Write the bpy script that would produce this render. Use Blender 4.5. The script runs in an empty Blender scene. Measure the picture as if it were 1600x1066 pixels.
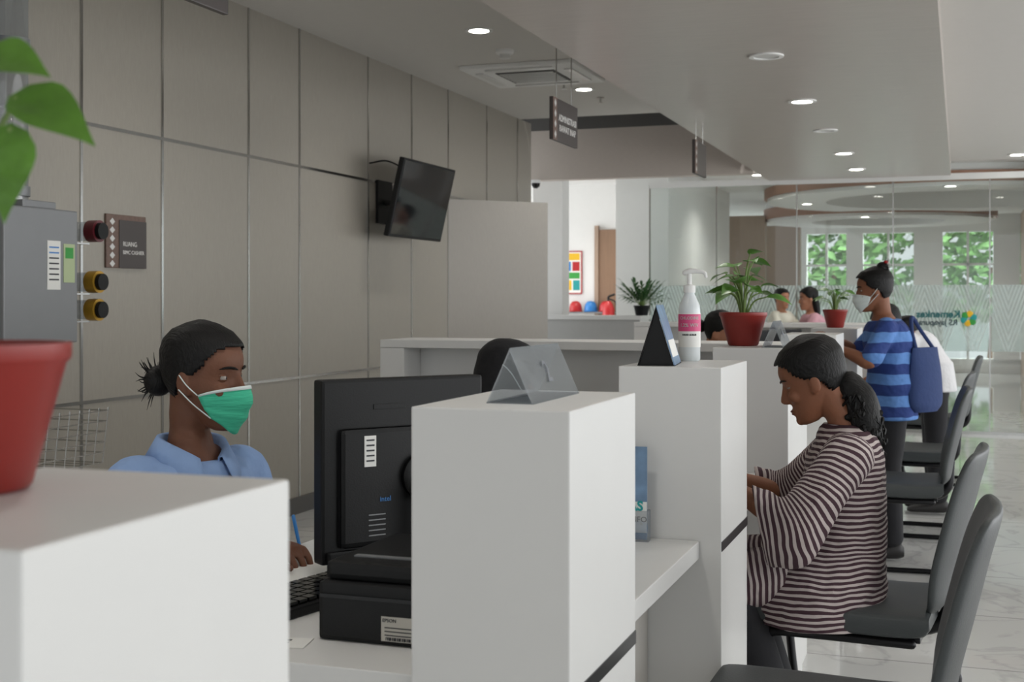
import bpy,bmesh,math,random
from mathutils import Vector,Matrix
from math import sin,cos,pi,radians
random.seed(7)
SC=bpy.context.scene
COL=SC.collection
V=Vector
YAW=radians(19.29)

# ---------------------------------------------------------------- materials
def lin(c):
    r=[]
    for x in c[:3]:
        x=x/255.0
        r.append(x/12.92 if x<=0.04045 else ((x+0.055)/1.055)**2.4)
    return (r[0],r[1],r[2],1.0)
def M(name,col,rough=.5,metal=0,var=.05,scale=12,bump=0,bscale=120,stretch=(1,1,1),coat=0,spec=.5,alpha=1,trans=0,sub=0,bdist=.01):
    m=bpy.data.materials.new(name); m.use_nodes=True
    nt=m.node_tree; N=nt.nodes; L=nt.links
    b=N['Principled BSDF']
    tc=N.new('ShaderNodeTexCoord'); mp=N.new('ShaderNodeMapping'); mp.inputs['Scale'].default_value=stretch
    L.new(tc.outputs['Object'],mp.inputs[0])
    nz=N.new('ShaderNodeTexNoise'); nz.inputs['Scale'].default_value=scale; nz.inputs['Detail'].default_value=4
    L.new(mp.outputs[0],nz.inputs['Vector'])
    c=lin(col)
    mx=N.new('ShaderNodeMix'); mx.data_type='RGBA'
    mx.inputs[6].default_value=tuple(x*(1-var) for x in c[:3])+(1,)
    mx.inputs[7].default_value=tuple(min(1,x*(1+var)) for x in c[:3])+(1,)
    L.new(nz.outputs[0],mx.inputs[0]); L.new(mx.outputs[2],b.inputs['Base Color'])
    b.inputs['Roughness'].default_value=rough; b.inputs['Metallic'].default_value=metal
    b.inputs['Specular IOR Level'].default_value=spec
    b.inputs['Coat Weight'].default_value=coat
    b.inputs['Alpha'].default_value=alpha
    b.inputs['Transmission Weight'].default_value=trans
    if sub:
        b.inputs['Subsurface Weight'].default_value=sub; b.inputs['Subsurface Scale'].default_value=.01
    if bump:
        n2=N.new('ShaderNodeTexNoise'); n2.inputs['Scale'].default_value=bscale; n2.inputs['Detail'].default_value=3
        L.new(mp.outputs[0],n2.inputs['Vector'])
        bp=N.new('ShaderNodeBump'); bp.inputs['Strength'].default_value=bump; bp.inputs['Distance'].default_value=bdist
        L.new(n2.outputs[0],bp.inputs['Height']); L.new(bp.outputs[0],b.inputs['Normal'])
    return m
def EM(name,col,st):
    m=bpy.data.materials.new(name); m.use_nodes=True
    b=m.node_tree.nodes['Principled BSDF']; c=lin(col)
    b.inputs['Base Color'].default_value=c; b.inputs['Emission Color'].default_value=c; b.inputs['Emission Strength'].default_value=st
    return m
def GLASS(name,gloss=.08,white=0,col=(240,248,246),rough=.02,pattern=False):
    m=bpy.data.materials.new(name); m.use_nodes=True
    nt=m.node_tree; N=nt.nodes; L=nt.links
    for n in list(N): N.remove(n)
    out=N.new('ShaderNodeOutputMaterial'); tr=N.new('ShaderNodeBsdfTransparent'); tr.inputs[0].default_value=lin(col)
    gl=N.new('ShaderNodeBsdfGlossy'); gl.inputs['Roughness'].default_value=rough
    mx=N.new('ShaderNodeMixShader'); mx.inputs[0].default_value=gloss
    L.new(tr.outputs[0],mx.inputs[1]); L.new(gl.outputs[0],mx.inputs[2])
    last=mx
    if white:
        df=N.new('ShaderNodeBsdfDiffuse'); df.inputs[0].default_value=lin((235,240,240))
        tl=N.new('ShaderNodeBsdfTranslucent'); tl.inputs[0].default_value=lin((235,240,240))
        ad=N.new('ShaderNodeMixShader'); L.new(df.outputs[0],ad.inputs[1]); L.new(tl.outputs[0],ad.inputs[2]); ad.inputs[0].default_value=.6
        m2=N.new('ShaderNodeMixShader'); m2.inputs[0].default_value=white
        if pattern:
            tc=N.new('ShaderNodeTexCoord'); sp=N.new('ShaderNodeSeparateXYZ'); L.new(tc.outputs['Object'],sp.inputs[0])
            def math_(op,a,b=None,c=None):
                n=N.new('ShaderNodeMath'); n.operation=op
                for i,q in enumerate((a,b,c)):
                    if q is None: continue
                    if isinstance(q,(int,float)): n.inputs[i].default_value=q
                    else: L.new(q,n.inputs[i])
                return n.outputs[0]
            fx=math_('PINGPONG',math_('MULTIPLY',sp.outputs[0],1/.3),.5)
            zz=math_('MULTIPLY',sp.outputs[2],1.15)
            d=math_('SUBTRACT',fx,zz)
            w=math_('FRACT',math_('MULTIPLY',d,9))
            g=math_('GREATER_THAN',w,.5)
            tri=math_('LESS_THAN',d,.12)
            k=math_('MULTIPLY',g,tri)
            L.new(math_('MULTIPLY_ADD',k,.3,white*.6),m2.inputs[0])
        L.new(mx.outputs[0],m2.inputs[1]); L.new(ad.outputs[0],m2.inputs[2]); last=m2
    L.new(last.outputs[0],out.inputs[0])
    return m
def STRIPE(name,c1,c2,period,duty=.5,wob=.02,rough=.85,coord='UV'):
    m=bpy.data.materials.new(name); m.use_nodes=True
    nt=m.node_tree; N=nt.nodes; L=nt.links; b=N['Principled BSDF']
    tc=N.new('ShaderNodeTexCoord'); sp=N.new('ShaderNodeSeparateXYZ'); L.new(tc.outputs[coord],sp.inputs[0])
    nz=N.new('ShaderNodeTexNoise'); nz.inputs['Scale'].default_value=7; L.new(tc.outputs['Object'],nz.inputs['Vector'])
    a=N.new('ShaderNodeMath'); a.operation='MULTIPLY_ADD'; L.new(nz.outputs[0],a.inputs[0]); a.inputs[1].default_value=wob
    L.new(sp.outputs[1 if coord=='UV' else 2],a.inputs[2])
    d=N.new('ShaderNodeMath'); d.operation='DIVIDE'; L.new(a.outputs[0],d.inputs[0]); d.inputs[1].default_value=period
    f=N.new('ShaderNodeMath'); f.operation='FRACT'; L.new(d.outputs[0],f.inputs[0])
    g=N.new('ShaderNodeMath'); g.operation='GREATER_THAN'; L.new(f.outputs[0],g.inputs[0]); g.inputs[1].default_value=duty
    mx=N.new('ShaderNodeMix'); mx.data_type='RGBA'; L.new(g.outputs[0],mx.inputs[0])
    mx.inputs[6].default_value=lin(c1); mx.inputs[7].default_value=lin(c2)
    L.new(mx.outputs[2],b.inputs['Base Color']); b.inputs['Roughness'].default_value=rough
    n2=N.new('ShaderNodeTexNoise'); n2.inputs['Scale'].default_value=14; L.new(tc.outputs['Object'],n2.inputs['Vector'])
    bp=N.new('ShaderNodeBump'); bp.inputs['Strength'].default_value=.7; bp.inputs['Distance'].default_value=.03
    L.new(n2.outputs[0],bp.inputs['Height']); L.new(bp.outputs[0],b.inputs['Normal'])
    return m
def FLOOR():
    m=bpy.data.materials.new('floor_tile'); m.use_nodes=True
    nt=m.node_tree; N=nt.nodes; L=nt.links; b=N['Principled BSDF']
    tc=N.new('ShaderNodeTexCoord')
    br=N.new('ShaderNodeTexBrick'); br.offset=0; br.inputs['Scale'].default_value=1
    br.inputs['Brick Width'].default_value=.8; br.inputs['Row Height'].default_value=.8; br.inputs['Mortar Size'].default_value=.004
    br.inputs['Color1'].default_value=lin((204,204,202)); br.inputs['Color2'].default_value=lin((198,198,196)); br.inputs['Mortar'].default_value=lin((140,140,138))
    L.new(tc.outputs['Object'],br.inputs['Vector'])
    nz=N.new('ShaderNodeTexNoise'); nz.inputs['Scale'].default_value=1.7; nz.inputs['Detail'].default_value=9; nz.inputs['Distortion'].default_value=1.6
    L.new(tc.outputs['Object'],nz.inputs['Vector'])
    cr=N.new('ShaderNodeValToRGB'); e=cr.color_ramp.elements
    e[0].position=.47; e[0].color=(1,1,1,1); e[1].position=.53; e[1].color=(1,1,1,1)
    k=e.new(.5); k.color=(.7,.7,.71,1)
    L.new(nz.outputs[0],cr.inputs[0])
    mx=N.new('ShaderNodeMix'); mx.data_type='RGBA'; mx.blend_type='MULTIPLY'; mx.inputs[0].default_value=.6
    L.new(br.outputs[0],mx.inputs[6]); L.new(cr.outputs[0],mx.inputs[7]); L.new(mx.outputs[2],b.inputs['Base Color'])
    b.inputs['Roughness'].default_value=.05; b.inputs['Specular IOR Level'].default_value=.7
    return m

mWhite=M('white_laminate',(214,214,212),.38,var=.015)
mWall=M('wall_panel',(154,149,139),.34,var=.16,scale=60,bump=.12,bscale=90,stretch=(1,6,.35))
mWallT=M('tall_panel',(160,155,147),.4,var=.12,scale=60,bump=.1,bscale=90,stretch=(6,6,.35))
mChrome=M('brushed_steel',(196,196,194),.18,1,var=.04,scale=40)
mDarkTrim=M('dark_strip',(70,70,72),.3,.8)
mPaint=M('white_paint',(226,226,224),.7,var=.02)
mCeil=M('ceiling_paint',(204,201,196),.75,var=.02)
mSoff=M('soffit_panel',(176,168,161),.30,var=.12,scale=7,bump=.05,bscale=30,stretch=(.6,5,1))
mBulk=M('bulkhead_wood',(190,180,171),.5,var=.12,scale=40,stretch=(.5,5,6))
mPit=M('dark_recess',(92,90,88),.7)
mFloor=FLOOR()
mBase=M('baseboard_dark',(80,78,76),.4)
mGlass=GLASS('clear_glass',.05,col=(249,252,251))
mEtch=GLASS('etched_film',.05,.5,pattern=True)
mAcr=GLASS('acrylic_sheet',.16,.16,(225,228,232))
mBlack=M('black_plastic',(15,16,17),.5,var=.1,bump=.05,bscale=300,spec=.3)
mBlack2=M('black_gloss',(10,11,12),.2,spec=.35)
mScreen=M('screen_glass',(20,22,25),.06)
mGreyPad=M('grey_vinyl',(60,64,65),.45,var=.07,bump=.08,bscale=220,spec=.4)
mTube=M('black_metal_tube',(28,28,30),.3,.6)
mPot=M('red_plastic_pot',(138,40,34),.4,var=.08)
mSoil=M('soil',(60,44,34),.95,var=.4,scale=60,bump=.6,bscale=80)
mLeaf=M('leaf_green',(80,126,46),.4,var=.35,scale=18,bump=.1,bscale=60)
mLeafD=M('leaf_dark_green',(54,94,48),.45,var=.35,scale=14)
mTreeL=M('tree_leaf',(98,142,76),.6,var=.5,scale=3)
mStem=M('stem_green',(110,134,70),.5)
mSkin=M('skin_brown',(108,70,51),.58,var=.10,scale=22,bump=.08,bscale=160,sub=.08,spec=.38)
mSkin2=M('skin_brown_warm',(132,86,63),.56,var=.10,scale=22,bump=.08,bscale=160,sub=.08,spec=.38)
mSkin3=M('skin_tan',(168,118,92),.55,var=.06,sub=.08,spec=.4)
mHair=M('black_hair',(8,7,7),.5,var=.5,scale=60,bump=.6,bscale=55,stretch=(1,7,1.5),spec=.28,bdist=.005)
mEyeW=M('eye_white',(165,156,148),.3)
mIris=M('iris_dark',(24,14,10),.1)
mLip=M('lip',(132,72,64),.4)
mLip2=M('lip_dark',(104,60,50),.5)
mBlueS=M('light_blue_cotton',(134,162,206),.8,var=.08,scale=9,bump=.75,bscale=11,bdist=.025)
mMask=M('green_mask_fabric',(66,190,152),.8,var=.05,bump=.4,bscale=60,stretch=(.3,.3,2.2))
mMaskW=M('white_mask_fabric',(216,226,224),.8)
mTrou=M('black_trousers',(26,26,30),.85,var=.15,bump=.3,bscale=15)
mHijab=M('black_hijab',(15,15,19),.85,var=.2,bump=.5,bscale=14,bdist=.02)
mWhiteS=M('white_cotton',(206,206,208),.85,bump=.7,bscale=12,bdist=.025)
mPinkS=M('pink_cotton',(196,150,160),.85,bump=.4,bscale=12)
mMaroon=M('maroon_cloth',(74,40,42),.85,bump=.4,bscale=12)
mNavy=M('blue_canvas',(38,58,104),.85,var=.1,bump=.3,bscale=40)
mShoe=M('shoe_black',(30,28,28),.5)
mPaper=M('white_paper',(228,228,224),.8,var=.02)
mText=M('white_lettering',(226,224,220),.6)
mTextD=M('dark_lettering',(40,42,48),.6)
mSign=M('dark_sign_board',(62,55,53),.4,var=.05)
mSignB=M('brown_sign_pattern',(104,82,72),.45,var=.4,scale=70)
mGrey=M('grey_metal_cabinet',(128,130,132),.4,.2,var=.04)
mRed=M('red_plastic',(176,30,34),.35); mGold=M('gold_cap',(178,138,44),.35,.4); mBlue=M('blue_plastic',(40,120,190),.35)
mWine=M('dark_red_cap',(92,26,34),.35)
mPink=M('pink_label',(206,74,124),.5); mClearB=M('translucent_bottle',(216,222,224),.2,alpha=1,var=.03)
mWood=M('door_wood',(132,104,82),.5,var=.15,scale=10,stretch=(6,6,.5))
mWood2=M('lobby_wood_panel',(160,138,120),.5,var=.15,scale=10,stretch=(6,6,.5))
mStripe=STRIPE('maroon_white_stripes',(62,38,47),(184,173,170),.0155,.54,.03)
mBStripe=STRIPE('blue_stripes',(34,58,122),(92,136,200),.105,.5,.03,coord='Object')
mLamp=EM('lamp_lens',(255,250,240),24)
mLampOff=M('lamp_lens_off',(205,205,202),.3)
mTeal=M('teal_print',(30,150,150),.5); mSky=M('photo_print',(110,138,168),.4,var=.6,scale=22)
mYel=M('yellow_print',(226,180,30),.5); mGreenP=M('green_print',(50,150,60),.5)

# ---------------------------------------------------------------- geometry helpers
class G:
    def __init__(s): s.v=[]; s.f=[]; s.uv=[]
    def add(s,d,mat=None):
        v,f=d[0],d[1]; uv=d[2] if len(d)>2 else [(0,0)]*len(v)
        o=len(s.v)
        s.v+=[ (mat@V(p) if mat is not None else V(p)) for p in v]
        s.f+=[tuple(i+o for i in q) for q in f]; s.uv+=list(uv)
        return s
def finish(o,label=None,cat=None,group=None,kind=None):
    if label: o['label']=label
    if cat: o['category']=cat
    if group: o['group']=group
    if kind: o['kind']=kind
    return o
def mk(name,d,mat,parent=None,smooth=True,label=None,cat=None,group=None,kind=None,origin=False,bevel=0,angle=40):
    if isinstance(d,G): d=(d.v,d.f,d.uv)
    v=[V(p) for p in d[0]]
    loc=V((0,0,0))
    if parent is None:
        xs=[p.x for p in v]; ys=[p.y for p in v]; zs=[p.z for p in v]
        loc=V(((min(xs)+max(xs))/2,(min(ys)+max(ys))/2,min(zs)))
        if kind=='structure' and name=='floor': loc=V((0,0,0))
        v=[p-loc for p in v]
    me=bpy.data.meshes.new(name); me.from_pydata([tuple(p) for p in v],[],d[1]); me.update()
    if len(d)>2:
        ul=me.uv_layers.new(name='UVMap')
        for l in me.loops: ul.data[l.index].uv=d[2][l.vertex_index]
    bm=bmesh.new(); bm.from_mesh(me)
    bmesh.ops.recalc_face_normals(bm,faces=bm.faces)
    if bevel: bmesh.ops.bevel(bm,geom=list(bm.edges),offset=bevel,segments=2,affect='EDGES',profile=.6)
    bm.to_mesh(me); bm.free()
    for p in me.polygons: p.use_smooth=smooth
    if smooth: 
        try: me.set_sharp_from_angle(angle=radians(angle))
        except Exception: pass
    me.materials.append(mat)
    o=bpy.data.objects.new(name,me); COL.objects.link(o); o.location=loc
    if parent: o.parent=parent
    return finish(o,label,cat,group,kind)
def root(name,loc,rz=0,label='',cat='',group=None):
    e=bpy.data.objects.new(name,None); COL.objects.link(e); e.location=loc; e.rotation_euler=(0,0,rz); e.empty_display_size=.1
    return finish(e,label,cat,group)
def boxd(x,y,z):
    (a,b),(c,d),(e,f)=x,y,z
    v=[(a,c,e),(b,c,e),(b,d,e),(a,d,e),(a,c,f),(b,c,f),(b,d,f),(a,d,f)]
    return v,[(0,3,2,1),(4,5,6,7),(0,1,5,4),(1,2,6,5),(2,3,7,6),(3,0,4,7)]
def bx(name,x,y,z,mat,parent=None,bev=.003,**k):
    return mk(name,boxd(x,y,z),mat,parent,smooth=False,bevel=bev,**k)
def prism(poly,z0,z1):
    n=len(poly); v=[(p[0],p[1],z0) for p in poly]+[(p[0],p[1],z1) for p in poly]
    f=[tuple(range(n))[::-1],tuple(range(n,2*n))]+[(i,(i+1)%n,n+(i+1)%n,n+i) for i in range(n)]
    return v,f
def lathe(prof,seg=32,c=(0,0,0)):
    v=[];f=[]
    for r,z in prof:
        for i in range(seg):
            a=2*pi*i/seg; v.append((c[0]+r*cos(a),c[1]+r*sin(a),c[2]+z))
    n=len(prof)
    for j in range(n-1):
        for i in range(seg):
            k=(i+1)%seg; f.append((j*seg+i,j*seg+k,(j+1)*seg+k,(j+1)*seg+i))
    f.append(tuple(range(seg))[::-1]); f.append(tuple((n-1)*seg+i for i in range(seg)))
    return v,f
def cr(pts,n=6):
    P=[V(p) for p in pts]; 
    if len(P)<3:
        return [P[0].lerp(P[-1],i/n) for i in range(n+1)],[i/n for i in range(n+1)]
    P=[P[0]*2-P[1]]+P+[P[-1]*2-P[-2]]
    out=[];par=[]
    for i in range(1,len(P)-2):
        for k in range(n):
            t=k/n; a,b,c,d=P[i-1],P[i],P[i+1],P[i+2]
            out.append(.5*((2*b)+(c-a)*t+(2*a-5*b+4*c-d)*t*t+(-a+3*b-3*c+d)*t**3)); par.append(i-1+t)
    out.append(P[-2]); par.append(len(P)-3)
    return out,par
def tube(pts,rad,seg=12,n=5,smooth=True,rnd=True):
    if smooth and len(pts)>2: P,par=cr(pts,n)
    else: P=[V(p) for p in pts]; par=list(range(len(P)))
    if not isinstance(rad,(list,tuple)): rad=[rad]*len(pts)
    R=[]
    for q in par:
        i=min(int(q),len(rad)-2); t=q-i; t=t*t*(3-2*t); R.append(rad[i]*(1-t)+rad[i+1]*t)
    if rnd:
        d0=(P[0]-P[1]).normalized(); d1=(P[-1]-P[-2]).normalized()
        P=[P[0]+d0*R[0]*.85,P[0]+d0*R[0]*.5]+P+[P[-1]+d1*R[-1]*.5,P[-1]+d1*R[-1]*.85]
        R=[R[0]*.35,R[0]*.82]+R+[R[-1]*.82,R[-1]*.35]
    v=[];f=[];uv=[]; L=0
    T=(P[1]-P[0]).normalized(); up=V((0,0,1)) if abs(T.z)<.9 else V((1,0,0))
    X=T.cross(up).normalized()
    for i,p in enumerate(P):
        if i: L+=(P[i]-P[i-1]).length
        T=(P[min(i+1,len(P)-1)]-P[max(i-1,0)]).normalized()
        X=(X-T*X.dot(T)).normalized(); Y=T.cross(X)
        for k in range(seg):
            a=2*pi*k/seg; v.append(p+(X*cos(a)+Y*sin(a))*R[i]); uv.append((k/seg,L))
    for j in range(len(P)-1):
        for i in range(seg):
            k=(i+1)%seg; f.append((j*seg+i,j*seg+k,(j+1)*seg+k,(j+1)*seg+i))
    f.append(tuple(range(seg))[::-1]); f.append(tuple((len(P)-1)*seg+i for i in range(seg)))
    return v,f,uv
def loft(secs,seg=32,cap=True,n=4,wr=0):
    A,_=cr([s[0] for s in secs],n); B,_=cr([s[1] for s in secs],n); Cc,_=cr([s[2] for s in secs],n)
    v=[];f=[];uv=[];L=0
    for j,(c,a,b) in enumerate(zip(A,B,Cc)):
        if j: L+=(c-A[j-1]).length
        for i in range(seg):
            t=2*pi*i/seg; w=1+wr*sin(t*7+j*.9)*sin(j*.55+t*2)
            v.append(c+(a*cos(t)+b*sin(t))*w); uv.append((i/seg,L))
    m=len(A)
    for j in range(m-1):
        for i in range(seg):
            k=(i+1)%seg; f.append((j*seg+i,j*seg+k,(j+1)*seg+k,(j+1)*seg+i))
    if cap:
        f.append(tuple(range(seg))[::-1]); f.append(tuple((m-1)*seg+i for i in range(seg)))
    return v,f,uv
def ball(c,r,seg=20,rings=12):
    if not isinstance(r,(tuple,list)): r=(r,r,r)
    v=[];f=[]
    for j in range(rings+1):
        th=pi*j/rings; th=max(.02,min(pi-.02,th))
        for i in range(seg):
            a=2*pi*i/seg; v.append((c[0]+r[0]*sin(th)*cos(a),c[1]+r[1]*sin(th)*sin(a),c[2]+r[2]*cos(th)))
    for j in range(rings):
        for i in range(seg):
            k=(i+1)%seg; f.append((j*seg+i,j*seg+k,(j+1)*seg+k,(j+1)*seg+i))
    f.append(tuple(range(seg))[::-1]); f.append(tuple(rings*seg+i for i in range(seg)))
    return v,f
def text(name,body,size,mat,parent,loc,rot,align='CENTER',flip=False,label=None,bold=0):
    cu=bpy.data.curves.new(name,'FONT'); cu.body=body; cu.size=size; cu.align_x=align; cu.align_y='CENTER'; cu.extrude=.0004; cu.offset=bold; cu.resolution_u=3
    t=bpy.data.objects.new(name+'_tmp',cu); COL.objects.link(t)
    dg=bpy.context.evaluated_depsgraph_get(); me=bpy.data.meshes.new_from_object(t.evaluated_get(dg))
    bpy.data.objects.remove(t); me.name=name
    if flip:
        for q in me.vertices: q.co.x=-q.co.x
    me.materials.clear(); me.materials.append(mat)
    o=bpy.data.objects.new(name,me); COL.objects.link(o); o.parent=parent; o.location=loc; o.rotation_euler=rot
    if label: o['label']=label
    return o
R_CAM=(pi/2,0,0); R_PX=(pi/2,0,pi/2)

# ---------------------------------------------------------------- room shell
S=dict(kind='structure')
def st(name,x,y,z,mat,label,bev=.0):
    return bx(name,x,y,z,mat,None,bev,label=label,cat='room structure',**S)
st('floor',(-7.5,6),(-2,27),(-.1,0),mFloor,'glossy white marble-look tiled floor')
st('wall_left',(-3.95,-3.8),(-2,11.4),(0,2.95),mWall,'grey textured wall panelling with thin steel strips')
st('baseboard_left',(-3.8,-3.785),(-2,11.4),(0,.1),mBase,'dark baseboard under grey panelling')
st('ceiling',(-3.95,-1.82),(-2,11.1),(2.95,3.05),mCeil,'flat painted ceiling with downlights')
st('ceiling',(-1.82,-.085),(-2,13.1),(2.5,3.05),mSoff,'lowered glossy ceiling soffit over the counters')
st('ceiling',(-.085,5),(-2,13.1),(2.64,3.05),mCeil,'painted ceiling over the visitor aisle')
st('ceiling',(-7.5,-1.82),(11.1,12.0),(3.12,3.2),mPit,'dark recessed ceiling slot')
st('wall_bulkhead',(-7.5,-1.82),(12.0,12.15),(2.475,2.96),mBulk,'pale wood-look bulkhead across the ceiling')
st('wall_recess',(-7.5,-1.82),(12.0,12.15),(2.96,3.12),mPit,'dark back of the ceiling recess')
mk('wall_partition',prism([(-3.8,9.33),(-3.18,9.97),(-3.24,10.03),(-3.8,9.47)],0,2.09),mWallT,smooth=False,label='short grey panel partition beside the wall',cat='room structure',**S)
vY=[3.4,4.88,5.51,6.34,6.93,7.89,8.62,9.33,10.2,11.0]
k=0
for y in vY:
    k+=1; st('trim_%d'%k,(-3.8,-3.794),(y-.008,y+.008),(.1,2.95),mChrome,'thin steel vertical strip in wall panelling')
for z in (2.11,.826):
    k+=1; st('trim_%d'%k,(-3.8,-3.793),(-2,11.4),(z-.008,z+.008),mChrome,'thin steel horizontal strip in wall panelling')
st('wall_column',(-4.26,-3.94),(12.85,13.1),(0,2.8),mPaint,'white painted column')
st('wall_back',(-7.5,-3.5),(16,16.15),(0,2.8),mPaint,'white corridor wall')
st('wall_side',(-3.66,-3.06),(14,14.15),(0,2.8),mPaint,'white wall beside the glazing')
st('wall_return',(-3.16,-3.06),(14.15,18),(0,2.8),mPaint,'white wall inside the lobby')
st('ceiling',(-7.5,5),(12.15,24.2),(2.8,2.9),mPaint,'white lobby ceiling')
st('door_1',(-4.4,-3.6),(15.95,16.0),(0,2.2),mWood,'brown wooden door with frame',.004)
k+=1; st('trim_%d'%k,(-4.45,-4.4),(15.93,16.0),(0,2.25),mWood2,'brown wooden door jamb')
st('wall_lobby_wood',(-3.5,-2.85),(20,20.2),(0,2.6),mWood2,'wood-look panelled wall in the lobby')
st('wall_lobby_wood',(-3.2,-2.55),(22,22.2),(0,2.55),mWood2,'wood-look panelled wall in the lobby')
st('wall_lobby_right',(1.0,1.3),(14.5,24),(0,2.8),mWood2,'wood-look panelled wall in the lobby')
st('wall_window_header',(-4,6),(24,24.2),(2.5,2.8),mPaint,'white wall over the lobby windows')
st('wall_window_sill',(-4,6),(24,24.2),(0,.25),mPaint,'low white sill below the lobby windows')
xs=[-2.75,-1.95,-1.75,-.78,-.38,.55,.9,2.2]
for i in range(0,8,2):
    st('wall_pier',(xs[i]-.0,xs[i]+.09),(23.95,24.2),(.25,2.5),mPaint,'white pier between lobby windows')
    if i<6: st('wall_pier',(xs[i+1],xs[i+2]),(23.95,24.2),(.25,2.5),mPaint,'white pier between lobby windows')
for i in range(3):
    a,b=xs[2*i]+.09,xs[2*i+1]
    st('window_%d'%(10+i),(a,b),(24.05,24.07),(.25,2.5),mGlass,'tall clear lobby window')
    k+=1; st('trim_%d'%k,((a+b)/2-.02,(a+b)/2+.02),(24.0,24.08),(.25,2.5),mPaint,'white window mullion')
    k+=1; st('trim_%d'%k,(a,b),(24.0,24.08),(1.9,1.94),mPaint,'white window transom')
def ringd(c,r0,r1,z0,z1,seg=64):
    v=[];f=[]
    for i in range(seg):
        a=2*pi*i/seg
        for r,z in ((r0,z0),(r1,z0),(r1,z1),(r0,z1)): v.append((c[0]+r*cos(a),c[1]+r*sin(a),z))
    for i in range(seg):
        q=(i+1)%seg
        for j in range(4):
            l=(j+1)%4; f.append((i*4+j,q*4+j,q*4+l,i*4+l))
    return v,f
mRing=M('ring_wood',(158,118,98),.5,var=.1)
mk('ceiling_ring',ringd((-.1,17.2),1.55,2.3,2.56,2.8),mPaint,label='round white dropped ceiling ring in the lobby',cat='room structure',**S)
mk('ceiling_ring',ringd((-.1,17.2),2.3,2.34,2.6,2.72),mRing,label='brown wooden band around ceiling ring',cat='room structure',**S)
mk('ceiling_ring',ringd((-1.2,20.6),1.0,1.7,2.5,2.8),mPaint,label='round white dropped ceiling ring in the lobby',cat='room structure',**S)
mk('ceiling_ring',ringd((-1.2,20.6),1.7,1.74,2.54,2.7),mRing,label='brown wooden band around ceiling ring',cat='room structure',**S)
ge=[-3.06,-2.36,-1.55,-.62,.27,1.2,2.2]
for i in range(len(ge)-1):
    st('window_%d'%(i+1),(ge[i]+.004,ge[i+1]-.004),(13.1,13.112),(0.0,2.5),mGlass,'tall frameless clear glass panel')
    o=bx('window_film',(0,ge[i+1]-ge[i]-.02),(0,.002),(0,.64),mEtch,bev=0,label='frosted triangle-pattern film on glass panel',cat='room structure',**S)
    o.location=((ge[i]+ge[i+1])/2,13.095,.80)
    k+=1; st('trim_%d'%k,(ge[i]-.006,ge[i]+.006),(13.095,13.115),(0.0,2.5),mChrome,'thin steel joint between glass panels')
k+=1; st('trim_%d'%k,(-3.06,5),(13.08,13.13),(2.46,2.52),mPaint,'white rail over the glass partition')
k+=1; st('trim_%d'%k,(-3.06,2.2),(13.09,13.12),(0,.03),mChrome,'steel rail under the glass partition')
lg=root('glass_logo',(-.20,13.085,1.115),0,'mirrored hospital lettering and flower logo on glass','logo')
mTealT=M('teal_lettering',(6,92,96),.6); mDk=M('dark_green_lettering',(16,46,56),.6)
text('lettering','Kemenkes',.096,mTealT,lg,(0,0,.04),R_CAM,'CENTER',True,bold=.003)
text('lettering','RS Jayapura',.076,mDk,lg,(0,0,-.04),R_CAM,'CENTER',True,bold=.002)
for i in range(6):
    a=i*pi/3+.3; g=G(); g.add(ball((.28+.045*cos(a),0,.0+.045*sin(a)),(.032,.003,.032),12,8))
    mk('petal',g,(mTeal,mYel,mGreenP)[i%3],lg)

for i,(x,y,s) in enumerate([(-2.5,27.6,1.0),(-.8,30.2,1.3),(.6,27.6,.9),(1.9,30.4,1.2),(3.9,31,1.4),(-5.0,31,1.4)]):
    r=root('tree',(x,y,-.1),0,'leafy green tree outside the lobby windows','tree','trees outside')
    mk('trunk',tube([(0,0,0),(.05,0,1),(0,.05,2)],[.1,.08,.06]),mWood,r)
    g=G()
    for q in range(620):
        a=random.uniform(0,2*pi); rr=s*random.uniform(.05,1)**.5*.95; z=random.uniform(1.0,3.6); c=V((rr*cos(a),rr*sin(a),z))
        d=V((random.uniform(-1,1),random.uniform(-1,1),random.uniform(-.6,.6))).normalized(); e=d.orthogonal().normalized(); L=.30
        g.add(([c,c+d*L*.5+e*L*.3,c+d*L,c+d*L*.5-e*L*.3],[(0,1,2,3)]))
    mk('foliage',g,mTreeL,r,smooth=False)

# ---------------------------------------------------------------- ceiling fixtures
def downlight(x,y,z,on=True,e=30):
    r=root('downlight',(x,y,z),0,'round recessed ceiling downlight, '+('lit' if on else 'switched off'),'ceiling light','round ceiling downlights')
    mk('trim_ring',ringd((0,0),.062,.085,-.008,0,40),mPaint,r)
    mk('lens',lathe([(.062,-.003),(.062,-.001)],32),mLamp if on else mLampOff,r)
    if on:
        l=bpy.data.lights.new('downlight_bulb','SPOT'); l.energy=e; l.spot_size=radians(140); l.spot_blend=.9; l.shadow_soft_size=.08; l.color=(1,.97,.92)
        o=bpy.data.objects.new('bulb',l); COL.objects.link(o); o.parent=r; o.location=(0,0,-.03)
for y in (.4,2.7,5.0,7.33,9.65): downlight(-2.78,y,2.95)
for y,on in ((1.8,True),(3.3,False),(4.85,True),(6.36,False),(7.88,True),(9.3,False),(10.8,True),(12.15,True)): downlight(-.9,y,2.5,on,24)
for y in (4,8.3,12.7): downlight(.5,y,2.64)
for x,y,z in ((-.1,15.0,2.56),(-1.9,17.2,2.56),(.9,15.3,2.8),(-2.3,15.5,2.8),(-.3,19.3,2.8),(-1.3,19.2,2.5),(-5,14,2.8),(-4.0,14.9,2.8),(-.2,22.4,2.8)): downlight(x,y,z,True,75)  # includes corridor downlights added to brighten its white walls
ac=root('ceiling_air_conditioner',(-2.92,8.83,2.95),0,'square white cassette air conditioner set in ceiling','air conditioner')
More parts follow.
